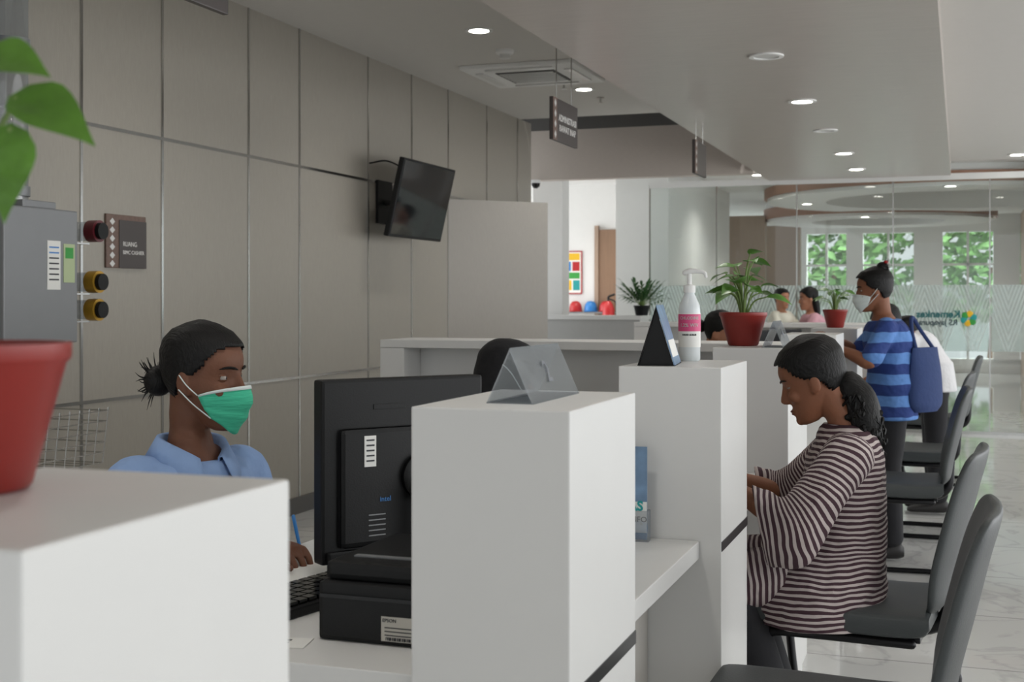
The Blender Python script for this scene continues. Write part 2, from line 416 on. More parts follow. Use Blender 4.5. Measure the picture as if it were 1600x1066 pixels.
bx('panel',(-.42,.42),(-.42,.42),(-.03,0),mPaint,ac,.008)
gr=bx('grille',(-.22,.22),(-.22,.22),(-.036,-.028),mPit,ac,.002)
for i in range(4):
    o=bx('vent_flap',(-.25,.25),(-.03,.03),(-.04,-.03),mLampOff,ac,.003); a=i*pi/2; o.location=(.33*sin(a),-.33*cos(a),0); o.rotation_euler=(0,0,a)
for i in range(7): bx('grille_bar',(-.2,.2),(-.18+i*.06-.012,-.18+i*.06+.012),(-.041,-.034),mLampOff,gr,.001)
sd=root('smoke_detector',(-2.84,7.97,2.95),0,'round white smoke detector on ceiling','smoke detector')
mk('base',lathe([(.06,0),(.06,-.02),(.05,-.03)]),mPaint,sd); mk('sensor',lathe([(.035,-.03),(.035,-.055),(.02,-.06)]),mLampOff,sd)
for x,y in ((-2.85,9.34),(-2.77,10.1)):
    r=root('ceiling_sprinkler',(x,y,2.95),0,'small metal fire sprinkler on ceiling','sprinkler','ceiling sprinklers')
    mk('flange',lathe([(.03,0),(.03,-.006)]),mChrome,r); mk('nozzle',lathe([(.008,-.006),(.008,-.04),(.02,-.043),(.02,-.046)]),mChrome,r)
cc=root('security_camera',(-3.93,11.93,2.47),0,'small dark dome security camera under bulkhead','camera')
mk('mount',lathe([(.05,0),(.05,-.03)]),mPaint,cc); mk('dome',lathe([(.045,-.03),(.04,-.06),(.02,-.078),(.003,-.082)]),mBlack2,cc)

def hsign(x,y0,y1,zt,lines,ztop,lab):
    r=root('hanging_sign',(x,(y0+y1)/2,zt),0,lab,'sign','hanging department signs')
    w=(y1-y0)/2
    b=bx('board',(-.01,.01),(-w,w),(-.225,0),mSign,r,.003)
    bx('pattern_band',(.0105,.0125),(-w,-w+.07),(-.225,0),mSignB,b,0)
    for i in range(4):
        mk('pattern_diamond',([(.0135,-w+.035,-.03-i*.055-.022),(.0135,-w+.053,-.03-i*.055),(.0135,-w+.035,-.03-i*.055+.022),(.0135,-w+.017,-.03-i*.055)],[(0,1,2,3)]),mLampOff,b,smooth=False)
    for q in (-w*.6,w*.6): mk('wire',tube([(0,q,0),(0,q,ztop-zt)],.003,6,rnd=False),mChrome,r)
    for i,t in enumerate(lines): text('lettering',t,.05,mText,b,(.0125,.03,-.1-.055*i),R_PX,'CENTER',bold=.0005)
hsign(-2.02,6.39,6.85,2.365,['ADMINISTRASI','RAWAT INAP'],2.95,'dark hanging sign reading ADMINISTRASI RAWAT INAP')
hsign(-1.67,8.42,8.82,2.365,[],2.5,'dark hanging sign under the soffit')
hsign(-2.06,2.86,3.31,2.37,[],2.95,'dark hanging sign near the ceiling')

ws=root('wall_sign',(-3.8,5.205,1.45),0,'dark brown room sign on the grey wall','sign')
wsb=bx('board',(0,.012),(-.155,.155),(0,.255),mSignB,ws,.003)
wsf=bx('face_panel',(.012,.016),(-.06,.155),(0,.23),mSign,ws,.002)
text('lettering','RUANG',.032,mText,wsf,(.0165,-.035,.115),R_PX,'LEFT'); text('lettering','BIMC CASHIER',.026,mText,wsf,(.0165,-.035,.075),R_PX,'LEFT')
for i in range(6):
    z=.02+i*.04; mk('pattern_diamond',([(.0125,-.11,z-.017),(.0125,-.09,z),(.0125,-.11,z+.017),(.0125,-.13,z)],[(0,1,2,3)]),mLampOff,wsb,smooth=False)

tv=root('wall_television',(-3.8,8.13,1.975),0,'black flat television on tilting wall bracket','television')
def tvp(o): o.location=(.3,0,0); o.rotation_euler=(0,radians(13),0)
tvp(bx('casing',(-.03,.01),(-.45,.45),(-.265,.265),mBlack,tv,.008))
tvp(bx('screen',(.01,.013),(-.435,.435),(-.245,.25),mScreen,tv,.001))
bx('wall_plate',(0,.02),(-.12,.12),(-.15,.15),mBlack,tv,.003)
mk('bracket_arm',tube([(.02,0,0),(.15,.05,0),(.27,0,0)],.02,8),mBlack,tv)
mk('cable',tube([(.27,-.2,.2),(.15,-.25,.26),(.02,-.25,.25)],.006,6),mBlack,tv)

ps=root('pneumatic_tube_station',(-3.797,4.26,1.12),0,'grey metal pneumatic tube station on wall','tube station')
hs=bx('housing',(0.0,.3),(-.23,.21),(0,.55),mGrey,ps,.006)
bx('top_cap',(.02,.28),(-.1,.1),(.55,.58),mGrey,ps,.004)
cp=mk('clear_pipe',lathe([(.07,.58),(.07,1.83)],28,(.15,-.02,0)),mAcr,ps)
mk('clear_pipe',lathe([(.055,.58),(.055,1.83)],28,(.15,-.21,0)),mAcr,ps)
for z in (.6,1.2,1.7): mk('pipe_collar',lathe([(.078,z),(.078,z+.04)],28,(.15,-.02,0)),mGrey,cp)
pn_=bx('paper_notice',(.3,.302),(.02,.10),(.22,.42),mPaper,ps,0); 
for i in range(7): bx('printed_line',(.302,.3025),(.03,.09),(.39-i*.022,.396-i*.022),mBlue if i<2 else mTextD,pn_,0)
gn=bx('green_notice',(.3,.302),(.12,.19),(.25,.41),M('green_card',(176,190,150),.7),ps,0); bx('green_title',(.302,.3026),(.13,.18),(.35,.395),mGreenP,gn,0)
for z,m in ((1.597,mWine),(1.376,mGold),(1.255,mGold)):
    r=root('tube_carrier',(-3.8,4.66,z),0,'transport carrier cylinder with '+('dark red' if m is mWine else 'gold')+' end cap on wall rack','carrier','tube carriers in wall rack'); 
    for nm,x0,x1,rr,mm in (('barrel',0,.25,.042,mAcr),('end_cap',.22,.27,.048,m),('end_ring',.27,.29,.036,mBlack)):
        o=mk(nm,lathe([(rr,0),(rr,x1-x0)],28),mm,r); o.rotation_euler=(0,pi/2,0); o.location=(x0,0,0)
    bx('cradle',(0,.18),(-.05,.05),(-.056,-.048),mChrome,r,.001)
wb=root('wire_basket',(-3.8,4.35,.6),0,'chrome wire basket on wall below tube station','basket')
g=G()
for i in range(9):
    y=-.25+i*.0625; g.add(tube([(0.0,y,.22),(0.0,y,0),(.33,y,0),(.36,y,.24)],.003,6,smooth=False,rnd=False))
for i in range(6):
    z=i*.045; x=.33+.03*z/.24
    g.add(tube([(0,-.25,z),(x,-.25,z),(x,.25,z),(0,.25,z)],.003,6,smooth=False,rnd=False))
mk('basket_wires',g,mChrome,wb)
mk('gold_cap',lathe([(.045,.01),(.045,.08)],24,(.15,-.1,0)),mGold,wb)

# ---------------------------------------------------------------- counters
X0,X1=-.75,-.51; HB=1.145
def pillar(y0,y1,h=HB,lab='white laminate counter pillar with dark metal strip'):
    r=root('counter_pillar',((X0+X1)/2,(y0+y1)/2,0),0,lab,'counter','white counter pillars')
    w=(X1-X0)/2; d=(y1-y0)/2
    bx('body',(-w,w),(-d,d),(0,h),mWhite,r,.003)
    bx('metal_strip',(w-.001,w+.0015),(-d+.002,d-.002),(.728,.75),mDarkTrim,r,0)
    return r
P1=pillar(.603,.915,1.155); P2=pillar(1.70,2.08); P3=pillar(2.893,3.262); P4=pillar(4.09,4.47); P5=pillar(5.75,6.13); P6=pillar(6.95,7.33); P7=pillar(8.12,8.5)
def worktop(poly,lab): return mk('worktop',prism(poly,.71,.75),mWhite,smooth=False,label=lab,cat='worktop',bevel=.002)
worktop([(-1.4,1.72),(-.752,1.72),(-.752,2.082),(-.56,2.082),(-.56,2.891),(-.752,2.891),(-.752,3.264),(-.56,3.264),(-.56,4.088),(-.752,4.088),(-.752,4.32),(-1.4,4.32)],'long white laminate desk surface between counter pillars')
worktop([(-1.4,5.75),(-.752,5.75),(-.752,6.132),(-.56,6.132),(-.56,6.948),(-.752,6.948),(-.752,7.332),(-.56,7.332),(-.56,8.118),(-.752,8.118),(-1.4,8.118)],'long white laminate desk surface between further pillars')
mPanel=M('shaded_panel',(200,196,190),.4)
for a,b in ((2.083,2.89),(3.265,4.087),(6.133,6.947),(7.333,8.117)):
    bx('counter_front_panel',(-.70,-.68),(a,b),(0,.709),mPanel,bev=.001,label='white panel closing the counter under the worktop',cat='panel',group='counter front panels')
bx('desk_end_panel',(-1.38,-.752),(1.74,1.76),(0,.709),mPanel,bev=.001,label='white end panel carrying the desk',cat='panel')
def retc(y,x0,x1,lab):
    r=root('return_counter',((x0+x1)/2,y,0),0,lab,'counter','white return counters')
    w=(x1-x0)/2
    bx('top_slab',(-w,w),(0,.3),(1.115,1.145),mWhite,r,.002)
    bx('side_panel',(-w,-w+.1),(0,.3),(0,1.114),mWhite,r,.002)
    bx('side_panel',(w-.05,w),(0,.3),(0,1.114),mWhite,r,.002)
    bx('back_panel',(-w+.101,w-.051),(.16,.18),(0,1.113),mWhite,r,.001)
retc(4.49,-2.11,-.53,'white counter return with thick frame and recessed panel')
retc(8.52,-2.1,-.53,'white counter return further down the row')
bc=root('reception_counter',(-3.3,12.25,0),0,'grey and white far reception counter','counter')
bx('top_slab',(-.95,.35),(0,.4),(1.1,1.14),mWhite,bc,.003); bx('front_panel',(-.93,.33),(.03,.05),(0,1.099),M('grey_laminate',(170,170,168),.4),bc,.002)
for x in (-.93,.30): bx('side_panel',(x,x+.03),(.051,.39),(0,1.099),mWhite,bc,.002)

# ---------------------------------------------------------------- plants
def leafd(g,base,d,L,W,droop=.3,fold=.15,tw=0):
    d=d.normalized(); s=d.cross(V((0,0,1)))
    if s.length<.1: s=V((1,0,0))
    s.normalize(); s=Matrix.Rotation(tw,3,d)@s; n=s.cross(d)
    v=[];f=[];m=8
    prof=[.0,.62,.95,1.0,.9,.72,.48,.22,0.0]
    for i in range(m+1):
        t=i/m; c=base+d*L*t-V((0,0,1))*droop*L*t*t
        for j in (-1,-.5,0,.5,1):
            w=W*.5*prof[i]; bk=-d*L*.09*abs(j) if i<2 else V((0,0,0))
            v.append(c+s*w*j+n*abs(j)*w*fold+bk)
    for i in range(m):
        for j in range(4): a=i*5+j; f.append((a,a+1,a+6,a+5))
    g.add((v,f))
def potd(r0,r1,h): return lathe([(r0*.9,0),(r0,.004),(r1*.97,h*.86),(r1,h*.88),(r1*1.02,h*.90),(r1*1.02,h),(r1*.95,h),(r1*.9,h*.86),(r0*.6,h*.85)],40)
def plant(loc,r0,r1,h,leaves,lab,ml=mLeaf,seed=1,spread=1,up=.18,L=.07,W=.055,n=12,group=None):
    r=root('potted_plant',loc,0,lab,'potted plant',group)
    mk('pot',potd(r0,r1,h),mPot,r); mk('soil',lathe([(r1*.88,h*.87),(r1*.7,h*.9),(.01,h*.91)],24),mSoil,r)
    rnd=random.Random(seed); gs=G(); gl=G()
    if leaves is None:
        leaves=[]
        for i in range(n):
            a=i*2.4+rnd.uniform(-.3,.3); rr=rnd.uniform(.3,1)*spread; z=h+up*rnd.uniform(.35,1)*(1.2-.5*rr/spread)
            leaves.append(((rr*cos(a),rr*sin(a),z),(cos(a),sin(a),rnd.uniform(-.2,.5)),L*rnd.uniform(.75,1.2),rnd.uniform(-.5,.5)))
    for p,d,l,tw in leaves:
        p=V(p); gs.add(tube([(p.x*.1,p.y*.1,h*.85),(p.x*.45,p.y*.45,h+(p.z-h)*.7),tuple(p)],[.004,.003,.002],6,4))
        leafd(gl,p,V(d),l,l*W/L,.35,.18,tw)
    mk('stem',gs,mStem,r); mk('foliage',gl,ml,r)
    return r
c_=cos(YAW); s_=sin(YAW)
def ic(x,y,z): return (x*c_-y*s_, x*s_+y*c_, z)
big=[]
for (x,z,dx,dy,dz,l,tw,y) in [(.025,.326,1,-.25,.02,.056,.8,-.02),(.04,.298,1,-.25,-.22,.07,.75,.0),(.044,.272,.05,-.35,-1.0,.056,.0,-.02),(-.02,.25,-.2,-.25,-.7,.07,.5,-.04),(-.03,.33,-.7,-.25,.3,.08,-.4,.02),(.0,.36,-.8,-.25,.3,.06,.9,.02)]:
    big.append((ic(x,y,z),ic(dx,dy,dz),l,tw))
plant((-.715,.78,1.155),.05,.077,.112,big,'pothos with bright green leaves in red pot',M('bright_leaf',(84,128,42),.35,var=.55,scale=35,bump=.2,bscale=60),W=.052)
plant((-.685,4.3,HB),.05,.078,.112,None,'pothos in red pot on white counter',seed=4,spread=.085,up=.2,L=.07,W=.052,n=24)
plant((-.645,7.2,HB),.045,.066,.1,None,'small pothos in red pot on white counter',seed=9,spread=.08,up=.14,L=.07,W=.05,n=14)
pp=root('potted_palm',(-2.99,12.45,1.14),0,'bushy green parlour palm in dark pot','potted plant')
mk('pot',potd(.06,.08,.1),mBlack,pp); gl=G(); gs=G()
rnd=random.Random(3)
for i in range(26):
    a=i*2.4; el=rnd.uniform(.25,1.2); l=rnd.uniform(.18,.32); d=V((cos(a)*cos(el),sin(a)*cos(el),sin(el)))
    b0=V((0,0,.09)); tip=b0+d*l; gs.add(tube([b0,b0+d*l*.5+V((0,0,.02)),tip],[.003,.002,.002],6,4))
    for q in range(4):
        t=.4+.15*q; 
        for sg in (-1,1): leafd(gl,b0+d*l*t,(d+V((-d.y,d.x,-.2))*sg*.9),.11,.026,.4)
    leafd(gl,tip,d,.11,.03,.4)
mk('stem',gs,mStem,pp); mk('foliage',gl,mLeafD,pp)
lp=root('lobby_plant',(-2.2,14.6,0),0,'broad-leaved green plant in the lobby','potted plant')
mk('pot',potd(.14,.18,.5),mPaint,lp); gl=G(); gs=G()
for i in range(14):
    a=i*2.4; d=V((cos(a),sin(a),.35)); p=V((cos(a)*.2,sin(a)*.2,1.2+.03*(i%5))); gs.add(tube([(0,0,.45),(p.x*.4,p.y*.4,1.0),tuple(p)],.008,6,4)); leafd(gl,p,d,.42,.13,.35)
mk('stem',gs,mStem,lp); mk('foliage',gl,mLeafD,lp)

# ---------------------------------------------------------------- items on counters
def tent(loc,w,h,L,m1,m2,lab,num=None,name='tent_sign',cat='sign',rz=0):
    r=root(name,loc,rz,lab,cat)
    def leafq(sg,m,nm):
        g=G(); t=.0025
        v=[(sg*w/2,0,0),(sg*w/2,L,0),(0,L,h),(0,0,h),(sg*(w/2-t),0,0),(sg*(w/2-t),L,0),(0,L,h-t*2),(0,0,h-t*2)]
        g.add((v,[(0,1,2,3),(7,6,5,4),(0,4,5,1),(2,6,7,3),(0,3,7,4),(1,5,6,2)])); return mk(nm,g,m,r,smooth=False)
    leafq(-1,m1,'back_leaf'); fl=leafq(1,m2,'front_leaf')
    bx('base_strip',(-w/2,w/2),(0,L),(0,.002),m1,r,0)
    ang=math.atan2(w/2,h)
    if num: text('lettering',num,h*.6,M('grey_lettering',(120,124,130),.6),fl,(w/4+.002,L/2,h/2),(pi/2-ang,0,pi/2),bold=.0005)
    if name=='desk_calendar':
        mk('date_page',([(w*.46+.001,.012,h*.05),(w*.46+.001,L-.012,h*.05),(w*.29+.001,L-.012,h*.42),(w*.29+.001,.012,h*.42)],[(0,1,2,3)]),mPaper,fl,smooth=False)
        mk('end_panel',([(-w/2+.004,.004,.002),(w/2-.004,.004,.002),(0,.004,h-.01)],[(0,1,2)]),mBlack,r,smooth=False)
    return r
tent((-.63,1.79,HB),.074,.083,.24,mAcr,mAcr,'clear acrylic tent sign on white counter pillar','2')
tent((-.668,2.925,HB),.088,.142,.17,mBlack,mSky,'black tent desk calendar with picture page',None,'desk_calendar','calendar',radians(7))
tent((-.565,4.14,HB),.07,.085,.2,mAcr,mAcr,'clear acrylic tent sign beside the potted plant','4')
sb=root('sanitizer_bottle',(-.645,3.2,HB),0,'translucent pump bottle of hand sanitizer, pink label','bottle')
mk('body',lathe([(.024,0),(.027,.004),(.0275,.12),(.026,.14),(.018,.158),(.013,.168),(.013,.175)],32),mClearB,sb)
lw=mk('label_wrap',lathe([(.0279,.035),(.0279,.065),(.0279,.12)],32),mPaper,sb); mk('pink_band',lathe([(.0282,.075),(.0282,.118)],32),mPink,lw)
mk('pump_collar',lathe([(.015,.172),(.015,.19),(.006,.193),(.006,.22)],20),mPaint,sb)
mk('pump_nozzle',tube([(-.012,0,.222),(0,0,.226),(.02,0,.226),(.038,0,.222),(.042,0,.212)],[.007,.008,.006,.005,.004],10,3),mPaint,sb)
tr=.0286
def wrapt(body,size,z,m):
    o=text('lettering',body,size,m,lw,(0,0,0),(0,0,0),bold=.0003)
    for q in o.data.vertices:
        a=q.co.x/tr-pi/2+.18; y=q.co.y; q.co=V((tr*cos(a),tr*sin(a),z+y))
wrapt('CHLODINE',.0105,.108,mText); wrapt('1.2% W/V',.0125,.09,mText); wrapt('HAND SCRUB',.006,.066,mTextD)
bh=root('brochure_holder',(-.74,2.83,.75),radians(4),'clear holder with printed leaflets on worktop','brochure holder')
bx('holder',(-.09,.075),(0,.03),(0,.07),mAcr,bh,.001); lf=bx('leaflet',(-.085,.07),(.008,.014),(.004,.215),mSky,bh,0)
bx('leaflet_base',(-.085,.07),(.005,.0075),(.02,.09),mPaper,lf,0); text('lettering','AS',.03,mTeal,lf,(.045,.004,.08),R_CAM,bold=.001); text('lettering','INFO',.018,mTextD,lf,(.05,.004,.05),R_CAM)
ms=root('computer_mouse',(-.70,2.70,.75),1.2,'small blue computer mouse','mouse'); mk('shell',ball((0,0,.01),(.04,.024,.013)),mBlue,ms); mk('wheel',ball((.02,0,.021),(.008,.003,.004),10,6),mBlack,ms)

def monitor(loc,rz,lab,vis=True,w=.36,h=.355):
    r=root('computer_monitor',loc,rz,lab,'monitor','office monitors')
    cs=bx('casing',(-w/2,w/2),(-.02,.02),(.04,.04+h),mBlack,r,.006)
    bx('screen',(-w/2+.014,w/2-.014),(.0195,.0225),(.06,.02+h),mScreen,r,0)
    sh_=bx('back_shell',(-w/2+.035,w/2-.035),(-.030,-.018),(.07,.30),mBlack,r,.01)
    bx('top_handle_slot',(-.07,.0),(-.0215,-.0195),(.335,.345),mBlack,cs,.0005); bx('lower_ridge',(-w/2+.01,w/2-.01),(-.030,-.018),(.045,.066),mBlack,cs,.004)
    md=mk('mount_disc',lathe([(.045,0),(.045,.012),(.03,.016)],32),mBlack2,r); md.location=(.03,-.030,.2); md.rotation_euler=(pi/2,0,0)
    g=G(); g.add(tube([(.03,-.045,.2),(.03,-.09,.16),(.03,-.09,.05),(.03,-.06,.01)],[.02,.022,.022,.02],10)); mk('stand_neck',g,mBlack2,r)
    mk('stand_base',prism([(-.1,-.13),(.12,-.13),(.13,.08),(-.11,.08)],0,.012),mBlack2,r,smooth=False,bevel=.003)
    if vis:
        bx('white_sticker',(-.095,-.070),(-.0315,-.030),(.225,.285),mPaper,sh_,0)
        for i in range(5): bx('sticker_line',(-.091,-.074),(-.0325,-.0315),(.235+i*.01,.238+i*.01),mTextD,sh_,0)
        text('lettering','intel',.014,mBlue,sh_,(-.05,-.032,.16),R_CAM); 
        for i in range(5): bx('label_line',(-.086,-.05),(-.0325,-.0305),(.09+i*.01,.092+i*.01),mGrey,sh_,0)
    return r
mn=monitor((-1.055,2.34,.75),math.atan2(.276,.214),'black computer monitor seen from the back')
monitor((-.86,6.45,.75),1.2,'black computer monitor on further desk',False,.45,.36)
pr=root('receipt_printer',(-.865,1.85,.75),0,'black slip printer with rating label','printer')
pb=mk('body',prism([(-.115,0),(.095,0),(.095,.3),(-.115,.3)],0,.095),mBlack,pr,smooth=False,bevel=.008)
tcv=mk('top_cover',prism([(-.11,.015),(.09,.015),(.09,.29),(-.11,.29)],.095,.125),mBlack,pr,smooth=False,bevel=.01)
bx('paper_slot',(-.08,.09),(.06,.075),(.1245,.127),mGrey,tcv,0); bx('front_rail',(-.11,.09),(-.003,.002),(.07,.076),mBlack2,pb,0)
rl=bx('rating_label',(-.002,.085),(-.0015,.0),(.008,.047),M('label_grey',(190,186,176),.6),pr,0)
text('lettering','EPSON',.008,mTextD,rl,(.0,-.0022,.041),R_CAM,'LEFT')
for i in range(3): bx('label_line',(.004,.08),(-.0022,-.0015),(.017+i*.006,.0185+i*.006),mTextD,rl,0)
for i in range(26): bx('barcode_bar',(.006+i*.0028,.0072+i*.0028+.0006*(i%3)),(-.0023,-.0016),(.0095,.0145),mTextD,rl,0)
kb=root('computer_keyboard',(-1.12,2.05,.75),radians(78),'black keyboard lying on white desk','keyboard')
bx('base',(-.2,.2),(-.06,.065),(0,.018),mBlack,kb,.004)
g=G()
for i in range(15):
    for j in range(5):
        x=-.187+i*.0255; y=-.048+j*.0235; g.add(boxd((x,x+.0205),(y,y+.019),(.018,.026)))
mk('keys',g,mBlack2,kb,smooth=False)['kind']='stuff'
bx('paper_sheet',(-1.36,-1.2),(2.2,2.42),(.7505,.752),mPaper,bev=0,label='white paper sheet on desk under the hand',cat='paper')
cdp=root('small_card',(-1.0,1.815,.7505),.2,'small white printed card on desk','card')
cdb=bx('card',(-.04,.02),(-.03,.03),(0,.0012),mPaper,cdp,0)
for i in range(3): bx('print',(-.03,-.012),(-.02+i*.015,-.012+i*.015),(.0012,.0016),mTextD,cdb,0)

# ---------------------------------------------------------------- chairs
def chair(x,y,rz,lab,group='grey upholstered visitor chairs'):
    r=root('visitor_chair',(x,y,0),rz,lab,'chair',group)
    W=.23
    secs=[]
    for q,zc,t in ((-.235,.448,.018),(-.22,.455,.03),(-.1,.452,.036),(.1,.447,.036),(.2,.452,.034),(.225,.46,.02)):
        secs.append((V((q,0,zc)),V((0,0,t)),V((0,1,0))*W))
    v=[];f=[];seg=36
    A,_=cr([s[0] for s in secs],4);B,_=cr([s[1] for s in secs],4)
    for c,b in zip(A,B):
        for i in range(seg):
            a=2*pi*i/seg; cs=cos(a);sn=sin(a); e=.35
            v.append(c+V((0,W*math.copysign(abs(cs)**e,cs),b.z*math.copysign(abs(sn)**e,sn))))
    m=len(A)
    for j in range(m-1):
        for i in range(seg): q=(i+1)%seg; f.append((j*seg+i,j*seg+q,(j+1)*seg+q,(j+1)*seg+i))
    f.append(tuple(range(seg))[::-1]); f.append(tuple((m-1)*seg+i for i in range(seg)))
    mk('seat',(v,f),mGreyPad,r,angle=60)
    v=[];f=[]
    prof=[(.205,.47,.15,.012),(.225,.50,.19,.017),(.24,.58,.215,.018),(.265,.68,.225,.018),(.295,.80,.22,.017),(.315,.87,.20,.016),(.322,.895,.17,.012),(.323,.902,.14,.005)]
    A,_=cr([(p[0],0,p[1]) for p in prof],4);B,_=cr([(p[2],p[3],0) for p in prof],4)
    for c,b in zip(A,B):
        for i in range(seg):
            a=2*pi*i/seg; cs=cos(a);sn=sin(a); yy=b.x*math.copysign(abs(cs)**.5,cs)
            v.append(c+V((b.y*math.copysign(abs(sn)**.6,sn)-.6*yy*yy+.02,yy,0)))
    m=len(A)
    for j in range(m-1):
        for i in range(seg): q=(i+1)%seg; f.append((j*seg+i,j*seg+q,(j+1)*seg+q,(j+1)*seg+i))
    f.append(tuple(range(seg))[::-1]); f.append(tuple((m-1)*seg+i for i in range(seg)))
    mk('backrest',(v,f),mGreyPad,r,angle=60)
    mk('back_support',tube([(.1,0,.40),(.2,0,.405),(.25,0,.45),(.268,0,.56)],[.02,.022,.02,.012],10),mTube,r)
    y=.2
    pts=[(.18,y,.402),(-.1,y,.402),(-.19,y,.395),(-.225,y,.35),(-.2,y,.1),(-.185,y,.03),(-.13,y,.014),(.2,y,.014),(.235,y*.8,.014),(.24,0,.014)]
    full=pts+[(p[0],-p[1],p[2]) for p in pts[-2::-1]]
    mk('frame',tube(full,.0125,10,4),mTube,r)
    bx('seat_pan',(-.2,.2),(-.19,.19),(.402,.418),mTube,r,.003)
    for q in (-.12,.12): mk('crossbar',tube([(q,-.2,.402),(q,.2,.402)],.01,8,rnd=False,smooth=False),mTube,r)
    return r
chair(-.275,2.66,radians(-1),'empty grey upholstered cantilever chair near the tall pillar')
chair(-.28,3.70,radians(-5),'grey upholstered cantilever chair under seated woman')
for x,y,a in ((-.30,6.15,2),(-.27,7.5,-3),(-.20,9.6,0)): chair(x,y,radians(a),'empty grey upholstered cantilever chair at counter')

# ---------------------------------------------------------------- people
RG=[(0,.068,.030,.014),(.008,.079,.012,.026),(.028,.085,-.012,.039),(.050,.082,-.040,.050),(.075,.083,-.068,.058),(.100,.082,-.085,.065),(.116,.078,-.090,.068),(.135,.085,-.094,.071),(.160,.085,-.096,.073),(.185,.073,-.089,.068),(.205,.052,-.071,.055),(.219,.022,-.042,.033),(.226,-.005,-.02,.008)]
def hring(z):
    z=max(0,min(.226,z))
    for i in range(len(RG)-1):
        a,b=RG[i],RG[i+1]
        if a[0]<=z<=b[0]:
            t=(z-a[0])/(b[0]-a[0]); return [a[j]*(1-t)+b[j]*t for j in (1,2,3)]
    return RG[-1][1:]
def hpt(z,ph,off=0):
    xf,xb,w=hring(z); cx=(xf+xb)/2; a=(xf-xb)/2
    return V((cx+(a+off)*cos(ph),(w+off)*sin(ph),z))
def headd(nz=26,seg=36,sc=0,c=V((-.005,0,.12))):
    v=[];f=[]
    for j in range(nz+1):
        t=j/nz; z=.113-.113*cos(pi*t)
        for i in range(seg):
            p=hpt(z,2*pi*i/seg); 
            if sc: p=c+(p-c)*(1+sc)
            v.append(p)
    for j in range(nz):
        for i in range(seg): q=(i+1)%seg; f.append((j*seg+i,j*seg+q,(j+1)*seg+q,(j+1)*seg+i))
    f.append(tuple(range(seg))[::-1]); f.append(tuple(nz*seg+i for i in range(seg)))
    return v,f
def nosed():
    return loft([(V((.078,0,.128)),V((.006,0,0)),V((0,.006,0))),(V((.088,0,.105)),V((.009,0,0)),V((0,.007,0))),(V((.094,0,.086)),V((.013,0,0)),V((0,.012,0))),(V((.091,0,.077)),V((.013,0,0)),V((0,.017,0))),(V((.084,0,.070)),V((.006,0,0)),V((0,.010,0)))],14)
def hand_add(g,w,d,n,side,curl=.5,sc=1.0):
    d=d.normalized(); n=(n-d*n.dot(d)).normalized(); s=n.cross(d)*side
    g.add(loft([(w-d*.01,n*.015*sc,s*.024*sc),(w+d*.02*sc,n*.015*sc,s*.030*sc),(w+d*.055*sc,n*.014*sc,s*.040*sc),(w+d*.088*sc,n*.011*sc,s*.038*sc)],16))
    for i,(off,L) in enumerate(((-.031,.066),(-.0105,.078),(.0105,.073),(.031,.056))):
        b=w+(d*(.083-abs(off)*.15)+s*off)*sc; dd=(d+s*off*4).normalized(); p=[b]; a=.15
        for q in (.45,.32,.26):
            a+=curl*.7; p.append(p[-1]+(dd*cos(a)-n*sin(a))*L*q*sc)
        g.add(tube(p,[.0088*sc,.0083*sc,.0076*sc,.0064*sc],10,3))
    b=w+(d*.028-s*.026)*sc; p=[b]
    for q,aa in ((.035,.9),(.03,.6),(.024,.35)): p.append(p[-1]+(d*cos(aa)-s*sin(aa)-n*.25)*q*sc)
    g.add(tube(p,[.012*sc,.011*sc,.0095*sc,.008*sc],10,3))
def remesh(g,vox,name,mat,parent,it=3):
    me=bpy.data.meshes.new(name); me.from_pydata([tuple(p) for p in g.v],[],g.f); me.update()
    bm=bmesh.new(); bm.from_mesh(me)
    bmesh.ops.recalc_face_normals(bm,faces=bm.faces); bm.to_mesh(me); bm.free()
    o=bpy.data.objects.new(name,me); COL.objects.link(o)
    m=o.modifiers.new('r','REMESH'); m.mode='VOXEL'; m.voxel_size=vox; m.use_smooth_shade=True
    s=o.modifiers.new('s','SMOOTH'); s.iterations=it; s.factor=.5
    dg=bpy.context.evaluated_depsgraph_get(); m2=bpy.data.meshes.new_from_object(o.evaluated_get(dg))
    bpy.data.objects.remove(o); m2.name=name; m2.materials.clear(); m2.materials.append(mat)
    for p in m2.polygons: p.use_smooth=True
    o=bpy.data.objects.new(name,m2); COL.objects.link(o); o.parent=parent
    return o
TP=[(0,.09,.13),(.12,.115,.160),(.3,.105,.145),(.5,.105,.140),(.68,.11,.150),(.80,.10,.155),(.88,.085,.145),(.945,.062,.10),(1.0,.05,.06)]
def torso_secs(pe,nk,sw=.175,inf=0,t0=0,t1=1.0,fat=1):
    pe=V(pe);nk=V(nk); ax=(nk-pe).normalized(); fw=V((0,1,0)).cross(ax).normalized(); out=[]
    for t,a,b in TP:
        if t<t0 or t>t1: continue
        ff=fat if t<.9 else 1
        c=pe.lerp(nk,t); bend=.02*sin(pi*t); c=c-fw*bend
        out.append((c,fw*(a*ff+inf),V((0,1,0))*(b*sw/.175*ff+inf)))
    return out
